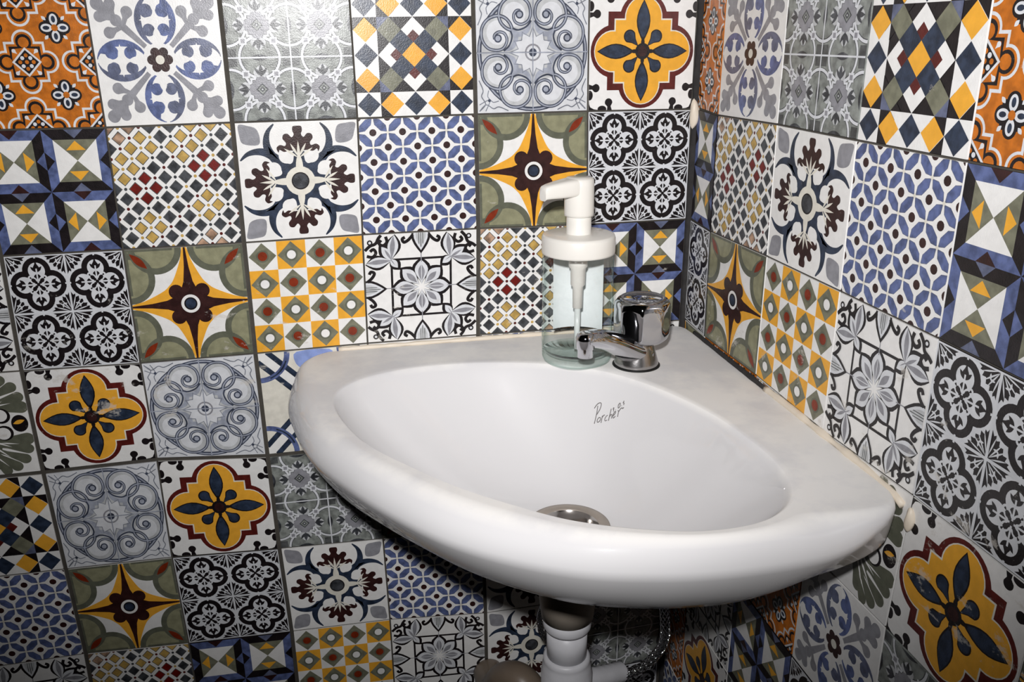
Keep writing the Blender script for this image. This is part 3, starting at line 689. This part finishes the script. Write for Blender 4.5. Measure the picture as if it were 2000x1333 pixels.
def smooth(r, k):
    for _ in range(k): r = (np.roll(r, 1) + 2 * r + np.roll(r, -1)) / 4
    return r
inner = smooth(inner, 6)
OX, OY = CEN[0] + outer * np.cos(TH), CEN[1] + outer * np.sin(TH)
free = np.clip(np.minimum(-OX, -OY) / .55, 0, 1)            # 0 on the walls, 1 along the free front
free = smooth(free * free * (3 - 2 * free), 4)
side = np.clip(np.minimum(-OX, -OY) / .9, 0, 1); side = smooth(side * (2 - side), 4)
DEEP = .19 + .47 * side                                      # the rim is thinner at its two tips
gapw = outer - inner
rw = np.minimum(.235, gapw * .72) * free + .03 * (1 - free)  # width of the rounded top edge
DR = np.array([-1.655, -1.82]); DZ = -3.04; DRAD = .25
def ring(rad, z, cx=CEN): return [(cx[0] + rad[i] * cos(TH[i]), cx[1] + rad[i] * sin(TH[i]), z[i] if hasattr(z, '__len__') else z) for i in range(NT)]
IX = np.column_stack([CEN[0] + inner * np.cos(TH), CEN[1] + inner * np.sin(TH)])
DC = np.column_stack([DR[0] + DRAD * np.cos(TH), DR[1] + DRAD * np.sin(TH)])
FRONT = smooth(np.clip(-np.sin(TH + .0) * .7 - np.cos(TH) * .7, 0, 1) ** .6, 6)   # 1 towards the front (-x,-y)
rings = []
Dp = DZ - Z0
for k in range(0, 33):           # bowl: cubic Bezier from drain edge to lip, per angle
    t = k / 32; row = []
    for i in range(NT):
        f = FRONT[i]
        s1, z1 = .45 + .1 * f, Dp * 1.0
        s2, z2 = .84 + .07 * f, Dp * (.30 + .22 * f)
        s3, z3 = .97, Dp * .02
        # quartic through controls, last leg rounds over the lip
        P = [(0, Dp), (s1, z1), (s2, z2), (.955 + .04 * f, -.02 - .05 * f), (1.0, 0.0)]
        n = 4; bs = [math.comb(n, j) * t ** j * (1 - t) ** (n - j) for j in range(5)]
        s = sum(b * q[0] for b, q in zip(bs, P)); z = sum(b * q[1] for b, q in zip(bs, P))
        xy = DC[i] * (1 - s) + IX[i] * s
        row.append((xy[0], xy[1], Z0 + z))
    rings.append(row)
for t in (.08, .2, .4, .6, .8, .92):  # the ledge
    rr = inner + (outer - rw - inner) * t
    rings.append(ring(rr, Z0 + .004 * t))
UP = .21 * free + .03 * (1 - free)
for k in range(0, 11):           # rounded front, upper quarter
    a = pi / 2 * k / 10
    rings.append(ring(outer - rw + rw * sin(a), Z0 - UP * (1 - cos(a)) + .004))
for k in range(1, 13):           # the lower face leans back under the rim
    a = pi / 2 * k / 12; t = k / 12
    inw = .35 * (1 - cos(a)) + .65 * t; dn = .35 * sin(a) + .65 * t
    rings.append(ring(outer - .38 * free * inw, Z0 - UP - (DEEP - UP) * dn))
zb = Z0 - DEEP
base_r = outer - .38 * free
rings.append(ring(base_r - .012, zb - .012))
for t in (.06, .2, .4, .6, .8, 1.0):  # underside closing to the waste outlet
    q = []
    for i in range(NT):
        ox, oy = CEN[0] + (base_r[i] - .03) * cos(TH[i]), CEN[1] + (base_r[i] - .03) * sin(TH[i])
        ex, ey = DR[0] + .42 * cos(TH[i]), DR[1] + .42 * sin(TH[i])
        s = 1 - (1 - t) ** 1.12
        q.append((ox + (ex - ox) * t, oy + (ey - oy) * t, zb[i] + (-3.34 - zb[i]) * s))
    rings.append(q)
rings.append([(DR[0] + .40 * cos(t), DR[1] + .40 * sin(t), -3.40) for t in TH]); rings.append([(DR[0] + .25 * cos(t), DR[1] + .25 * sin(t), -3.40) for t in TH])
rings.append([(DR[0] + .25 * cos(t), DR[1] + .25 * sin(t), DZ - .02) for t in TH]); rings.append([(DR[0] + DRAD * cos(t), DR[1] + DRAD * sin(t), DZ) for t in TH])
bv, bf = loft(rings)
basin = thing('corner_basin', 'white porcelain corner wash basin fitted between the two patterned tile walls', 'basin', (0, 0, -3.4))
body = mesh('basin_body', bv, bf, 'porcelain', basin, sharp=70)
# drain fitting
dr = [(.335, DZ + .012), (.33, DZ + .028), (.30, DZ + .034), (.245, DZ + .022), (.225, DZ - .01), (.205, DZ - .12), (.16, DZ - .22), (.16, DZ - .34)]
v, f = lathe(DR[0], DR[1], dr[:4] + [(.245, DZ + .02)], 72); f = f[:-2] if False else [q for q in f if len(q) == 4]
mesh('drain_flange', v, f, 'dull_steel', basin, label='dull stained metal ring round the drain hole')
v, f = lathe(DR[0], DR[1], dr[3:], 72); f = [q for q in f if len(q) == 4] + [tuple((len(dr[3:]) - 1) * 72 + i for i in range(72))]
mesh('drain_cup', v, f, 'bright_steel', basin)
# maker's signature, a thin glaze line laid on the bowl's back slope
tree = BVHTree.FromPolygons([Vector(q) for q in bv], bf)
TX = [((565, 228), (562, 262), (553, 303)), ((543, 232), (560, 220), (580, 220), (588, 230), (582, 248), (562, 266)),
      ((578, 284), (571, 292), (573, 302), (585, 303), (592, 296), (588, 286), (578, 284)),
      ((603, 284), (601, 300), (598, 314)), ((602, 292), (612, 286), (620, 288)),
      ((640, 298), (630, 298), (622, 306), (625, 316), (638, 318)),
      ((660, 280), (655, 300), (648, 326)), ((652, 312), (662, 306), (669, 312), (667, 326)),
      ((676, 320), (690, 316), (692, 309), (683, 308), (675, 318), (680, 331), (693, 330)),
      ((706, 314), (712, 322), (708, 342)), ((711, 324), (722, 318), (734, 320), (738, 326), (746, 326)),
      ((672, 290), (677, 284), (677, 301)), ((690, 302), (692, 302)), ((707, 290), (707, 304), (718, 304), (718, 290), (707, 290)), ((728, 308), (730, 308)), ((744, 298), (738, 302), (745, 308), (742, 314))]
def on_bowl(X, Y):
    # signature plane: centre on the bowl's back slope, 0.28 tile wide
    a = (X - 645) / 203 * .262; b = -(Y - 280) / 203 * .262
    c = Vector((-1.15, -1.22, Z0)); ux = Vector((.88, -.47, 0)); uy = Vector((.47, .88, 0))
    p_ = c + ux * a + uy * b * .6
    hit = tree.ray_cast(Vector((p_.x, p_.y, Z0 + .5)), Vector((0, 0, -1)))
    return hit[0] + hit[1] * .0015 if hit[0] else None
parts = []
for st in TX:
    sm = cat(st, 4) if len(st) > 2 else st
    pts = [on_bowl(*q) for q in sm]
    parts.append(tube([tuple(q) for q in pts if q], .0042, 6))
v, f = join(*parts); mesh('maker_mark', v, f, 'ink', basin, label='thin grey handwritten maker signature on the bowl')
# sealant along both walls
zS = Z0 + .012
sl = bead([(-3.34, -.022, zS), (-2.6, -.02, zS), (-1.8, -.02, zS), (-1.2, -.02, zS), (-.35, -.02, zS)], .024, 'silicone', 'sealant_bead', .55, parent=basin)
sl2 = bead([(-.022, -1.75, zS), (-.02, -2.1, zS + .005), (-.02, -2.6, zS), (-.02, -3.1, zS), (-.02, -3.42, zS - .02), (-.015, -3.52, zS - .05)], .026, 'silicone', 'sealant_bead', .5, parent=basin)
sl3 = bead([(-.02, -.3, zS), (-.02, -.9, zS), (-.02, -1.72, zS)], .022, 'dark_grout', 'sealant_bead', .5, parent=basin); sl3['label'] = 'blackened mouldy strip of sealant by the corner'

# chip of filler on the corner grout
def blob(name, c, sx, sy, sz, mat, label=None, catg=None, seed=1, nx=14, ny=20):
    rd = random.Random(seed); ph = [rd.random() * 6 for _ in range(6)]
    rr = []
    for i in range(1, nx):
        t = pi * i / nx; row = []
        for j in range(ny):
            a = 2 * pi * j / ny; k = 1 + .14 * sin(2 * a + ph[0]) * sin(t * 2 + ph[1]) + .1 * sin(3 * a + ph[2] + t * 3)
            row.append((c[0] + sx * k * sin(t) * cos(a), c[1] + sy * k * sin(t) * sin(a), c[2] + sz * cos(t) * (1 + .08 * sin(a + ph[3]))))
        rr.append(row)
    v, f = loft(rr, True, True, True)
    o = mesh(name, v, f, mat, origin=(c[0], c[1], c[2] - sz))
    if label: o['label'] = label; o['category'] = catg
    return o
blob('filler_chip', (-.035, -.035, -.03), .045, .04, .13, 'silicone', 'small cream chip of filler stuck in the wall corner', 'filler', 5)
blob('filler_chip', (-.02, -3.60, -2.13), .03, .035, .08, 'silicone', 'cream smear of filler beside the basin\'s right tip', 'filler', 9)

# ------------------------------------------------------------------ basin tap
TP = np.array([-.83, -.955]); tz = Z0 + .004
tap = thing('basin_tap', 'chrome pillar tap with short spout and faceted knob on basin corner', 'tap', (TP[0], TP[1], tz))
sd = np.array([-.56, -.30]); sd = sd / np.linalg.norm(sd)            # the spout's heading
def tp(s, h): return (TP[0] + sd[0] * s, TP[1] + sd[1] * s, tz + h)
def section(path, rx, rz, n=28):
    """loft of ellipses along a path in the spout's vertical plane; rx sideways, rz across"""
    side = np.array([-sd[1], sd[0], 0]); rings_ = []
    for i, (s, h) in enumerate(path):
        a, b = path[max(i - 1, 0)], path[min(i + 1, len(path) - 1)]; ds, dh = b[0] - a[0], b[1] - a[1]; L = math.hypot(ds, dh)
        nrm = np.array([-dh / L * sd[0], -dh / L * sd[1], ds / L]); c = np.array(tp(s, h))
        rings_.append([tuple(c + side * rx[i] * cos(t) + nrm * rz[i] * sin(t)) for t in [2 * pi * k / n for k in range(n)]])
    return loft(rings_, True, True, True)
bodyprof = [(.185, 0), (.19, .015), (.186, .04), (.168, .1), (.15, .16), (.13, .21), (.1, .24), (.05, .25)]
v1 = lathe(TP[0], TP[1], [(r, tz + h) for r, h in bodyprof], 56)
mesh('tap_body', *v1, 'worn_chrome', tap, label='water-spotted chrome base')
path = cat([(-.03, .11), (.08, .145), (.22, .225), (.38, .305), (.52, .35), (.60, .36), (.65, .35)], 5)
k = len(path); tt = [(i / (k - 1)) ** .85 for i in range(k)]; rx = [.165 - .09 * t for t in tt]; rz = [.125 - .068 * t for t in tt]
rx[-1] = .06; rz[-1] = .04
mesh('spout', *section(path, rx, rz), 'chrome', tap)
ac = tp(.62, .2)
v1 = lathe(ac[0], ac[1], [(.05, tz + .215), (.066, tz + .22), (.068, tz + .285), (.078, tz + .295), (.08, tz + .38), (.068, tz + .415), (.04, tz + .428)], 40)
mesh('aerator', *v1, 'chrome', tap)
# collar and knob
v1 = lathe(TP[0] + .015, TP[1] + .02, [(.09, tz + .20), (.09, tz + .3)], 40); mesh('spindle_collar', *v1, 'chrome', tap)
KC = (TP[0] + .055, TP[1] + .05)
def hexr(t, z): return 1 + .055 * cos(6 * (t + .35)) - .02 * abs(sin(6 * (t + .35))) * 0
kp = [(.12, .20), (.19, .205), (.222, .23), (.232, .27), (.236, .4), (.236, .50), (.232, .54), (.215, .565), (.195, .575)]
def facet(t, z):
    a = (t + .35) % (pi / 4) - pi / 8
    fl_ = cos(pi / 8) / cos(a); hh = (z - tz)
    k_ = max(0, min(1, (hh - .21) / .06)) * max(0, min(1, (.56 - hh) / .05))
    return 1 + (fl_ * 1.035 - 1) * k_
kn = lathe(KC[0], KC[1], [(r, tz + h) for r, h in kp], 112, facet)
knob = mesh('tap_knob', *kn, 'chrome', tap)
cp = lathe(KC[0], KC[1], [(.195, tz + .57), (.19, tz + .583), (.178, tz + .588), (.165, tz + .575), (.12, tz + .569), (.02, tz + .57)], 56)
mesh('knob_cap', *cp, 'worn_chrome', knob)
lb = []
for q in (((-.07, -.02), (-.07, .03), (-.045, .03)), ((-.03, .0), (-.005, .03), (.01, 0), (-.02, .01)), ((.025, .03), (.025, 0), (.045, 0), (.045, .03)), ((.06, 0), (.06, .03))):
    lb.append(tube([(KC[0] + a, KC[1] - .02 + b * 1.5, tz + .576) for a, b in q], .005, 6))
mesh('raised_mark', *join(*lb), 'chrome', knob)
rs = lathe(TP[0], TP[1], [(.205, Z0 + .002), (.205, Z0 + .006), (.19, Z0 + .008)], 40)
mesh('base_gasket', *rs, 'black_rubber', tap)

# ------------------------------------------------------------------ soap dispenser
BC = (-1.30, -.73); bz = Z0 + .006
disp = thing('soap_dispenser', 'clear glass soap dispenser with white pump on the basin ledge', 'soap dispenser', (BC[0], BC[1], bz))
def wob(t, z): return 1 + .008 * sin(9 * t + 14 * z) * (1 if z > bz + .15 else 0)
gp = [(.0005, .004), (.2, .0), (.265, .004), (.292, .02), (.303, .05), (.303, .09)]
v1 = lathe(BC[0], BC[1], [(r, bz + h) for r, h in gp], 80); mesh('glass_foot', *v1, 'glass_foot', disp, label='thick greenish glass foot')
gp = [(.303, .09)] + [(.303 + .002 * (i % 2), .09 + .85 * i / 24) for i in range(1, 25)] + [(.295, .965), (.28, .98)]
v1 = lathe(BC[0], BC[1], [(r, bz + h) for r, h in gp], 80, wob); v1 = (v1[0], [q for q in v1[1] if len(q) == 4])
gp2 = [(.292, .125), (.28, .10), (.24, .085), (.15, .082), (.001, .095)]
v2 = lathe(BC[0], BC[1], [(r, bz + h) for r, h in gp2], 80); v2 = (v2[0], [q for q in v2[1] if len(q) == 4])
mesh('glass_bottle', *join(v1, v2), 'bottle_glass', disp)
# paper label glued round the back of the glass
lv = []
for rr_, in ((.3075,), (.3095,)):
    for h in (.20, .93):
        lv.append([(BC[0] + rr_ * cos(t), BC[1] + rr_ * sin(t), bz + h) for t in np.linspace(radians(73 - 45), radians(73 + 45), 24)])
v1 = loft([lv[0], lv[1], lv[3], lv[2], lv[0]], False)
mesh('label', *v1, 'label_paper', disp, label='pale blue label on the far side of the glass')
cap = lathe(BC[0], BC[1], [(.29, bz + .955), (.306, bz + .96), (.309, bz + .975), (.309, bz + 1.09), (.300, bz + 1.115), (.285, bz + 1.12), (.12, bz + 1.125), (.1, bz + 1.125)], 80)
mesh('cap', *cap, 'white_plastic', disp)
nk = lathe(BC[0], BC[1], [(.108, bz + 1.12), (.105, bz + 1.13), (.103, bz + 1.28), (.09, bz + 1.29)], 48); mesh('pump_stem', *nk, 'white_plastic', disp)
hd = lathe(BC[0] - .0, BC[1], [(.11, bz + 1.27), (.122, bz + 1.275), (.124, bz + 1.295), (.122, bz + 1.52), (.12, bz + 1.572), (.105, bz + 1.588)], 56)
pump = mesh('pump_head', *hd, 'white_plastic', disp)
nd = np.array([-.93, -.37]); nd = nd / np.linalg.norm(nd); nside = np.array([-nd[1], nd[0]])
nz = []
for s, hw, z0_, z1_ in ((-.06, .09, 1.44, 1.586), (.08, .1, 1.44, 1.588), (.14, .092, 1.44, 1.582), (.23, .078, 1.44, 1.572), (.31, .062, 1.442, 1.560), (.355, .052, 1.44, 1.548), (.368, .044, 1.43, 1.535)):
    c = np.array(BC) + nd * s; sec = []
    zc, zh = (z0_ + z1_) / 2, (z1_ - z0_) / 2
    for k in range(28):
        t = 2 * pi * k / 28; cx_, cz_ = cos(t), sin(t)
        cx_ = math.copysign(abs(cx_) ** .45, cx_); cz_ = math.copysign(abs(cz_) ** .45, cz_)
        sec.append((c[0] + nside[0] * hw * cx_, c[1] + nside[1] * hw * cx_, bz + zc + zh * cz_))
    nz.append(sec)
mesh('nozzle', *loft(nz, True, True, True), 'white_plastic', pump, sharp=50)
pb = lathe(BC[0], BC[1], [(.03, bz + .47), (.042, bz + .475), (.045, bz + .66), (.062, bz + .68), (.064, bz + .82), (.08, bz + .84), (.08, bz + .98)], 40)
mesh('pump_barrel', *pb, 'white_plastic', disp)
dt = lathe(BC[0], BC[1], [(.024, bz + .10), (.026, bz + .47)], 24); mesh('dip_tube', *dt, 'clear_plastic', disp)

# ------------------------------------------------------------------ waste pipe and hoses under the basin
PX, PY = DR[0] + .0, DR[1] + .0
wp = thing('waste_pipe', 'white plastic bottle trap pipe hanging under the basin', 'pipe', (PX, PY, -5.4))
v1 = lathe(PX, PY, [(.24, -3.402), (.245, -3.42), (.245, -3.580), (.235, -3.660), (.215, -3.850), (.15, -3.860)], 56); mesh('tail_nut', *v1, 'waste_body', wp, label='grey-brown nut under the bowl')
v1 = lathe(PX, PY, [(.18, -3.840), (.2, -3.850), (.2, -3.940), (.185, -3.970), (.15, -3.975)], 56); mesh('pipe_collar', *v1, 'pipe_plastic', wp)
v1 = lathe(PX, PY, [(.168, -3.960), (.168, -4.280)], 56); mesh('tail_pipe', *v1, 'pipe_plastic', wp)
v1 = lathe(PX, PY, [(.175, -4.240), (.195, -4.255), (.198, -4.290), (.195, -4.320), (.205, -4.340), (.205, -4.390), (.215, -4.410), (.215, -4.920), (.2, -5.220), (.1, -5.4)], 56, lambda t, z: 1 + (.02 * cos(16 * t) if z < -4.5 else 0)); mesh('trap_cup', *v1, 'pipe_plastic', wp)
arm = cat([(PX + .15, PY + .15, -4.68), (PX + .4, PY + .25, -4.76), (PX + .62, PY + .37, -4.85)], 8)
n_ = len(arm)
av, af = tube(arm, [.088 + .008 * (i % 2) for i in range(n_)], 32); mesh('outlet_pipe', av, af, 'pipe_plastic', wp)
el = cat([(-1.75, -1.15, -5.5), (-1.8, -1.05, -5.27), (-1.9, -.95, -5.19), (-2.0, -.78, -5.32), (-2.03, -.4, -5.75), (-2.03, -.02, -5.85)], 6)
ev, ef = tube(el, .16, 32)
o = mesh('wall_elbow', ev, ef, 'beige_pipe', origin=(-2.03, -.02, -6.0)); o['label'] = 'grey-brown drain elbow behind and left of the white pipe'; o['category'] = 'pipe'
def braided(name, pts, r, label):
    path = cat(pts, 16); h = thing(name, label, 'hose', pts[-1])
    v, f = tube(path, r * .86, 20); mesh('hose_core', v, f, 'black_rubber', h)
    P = [Vector(q) for q in path]; ref = None; T = []
    L = 0; acc = [0]
    for i in range(1, len(P)): acc.append(acc[-1] + (P[i] - P[i - 1]).length)
    fr = []
    for i in range(len(P)):
        t = (P[min(i + 1, len(P) - 1)] - P[max(i - 1, 0)]).normalized()
        if ref is None: ref = t.orthogonal().normalized()
        ref = (ref - t * ref.dot(t)).normalized(); fr.append((ref.copy(), t.cross(ref)))
    parts = []
    for sg in (1, -1):
        for k in range(8):
            w_ = []
            for i in range(0, len(P)):
                a = sg * acc[i] / (r * 1.5) * 1.0 + 2 * pi * k / 8
                w_.append(tuple(P[i] + (fr[i][0] * cos(a) + fr[i][1] * sin(a)) * r * (.93 + (.05 if (i + k) % 2 else 0))))
            parts.append(tube(w_, r * .13, 5))
    mesh('steel_braid', *join(*parts), 'chrome', h)
    return h
braided('supply_hose', [(-1.06, -1.5, -4.85), (-.87, -1.5, -4.80), (-.73, -1.5, -4.68), (-.655, -1.5, -4.53), (-.64, -1.45, -4.3), (-.64, -1.25, -3.9), (-.70, -.9, -3.3)], .042, 'braided steel hose curving up to the tap right of the pipe')
braided('supply_hose', [(-1.55, -.95, -4.9), (-1.64, -1.0, -4.71), (-1.68, -1.0, -4.60), (-1.66, -.98, -4.4), (-1.4, -.9, -3.9), (-.95, -.8, -3.3)], .03, 'thin braided hose mostly hidden behind the left of the pipe')
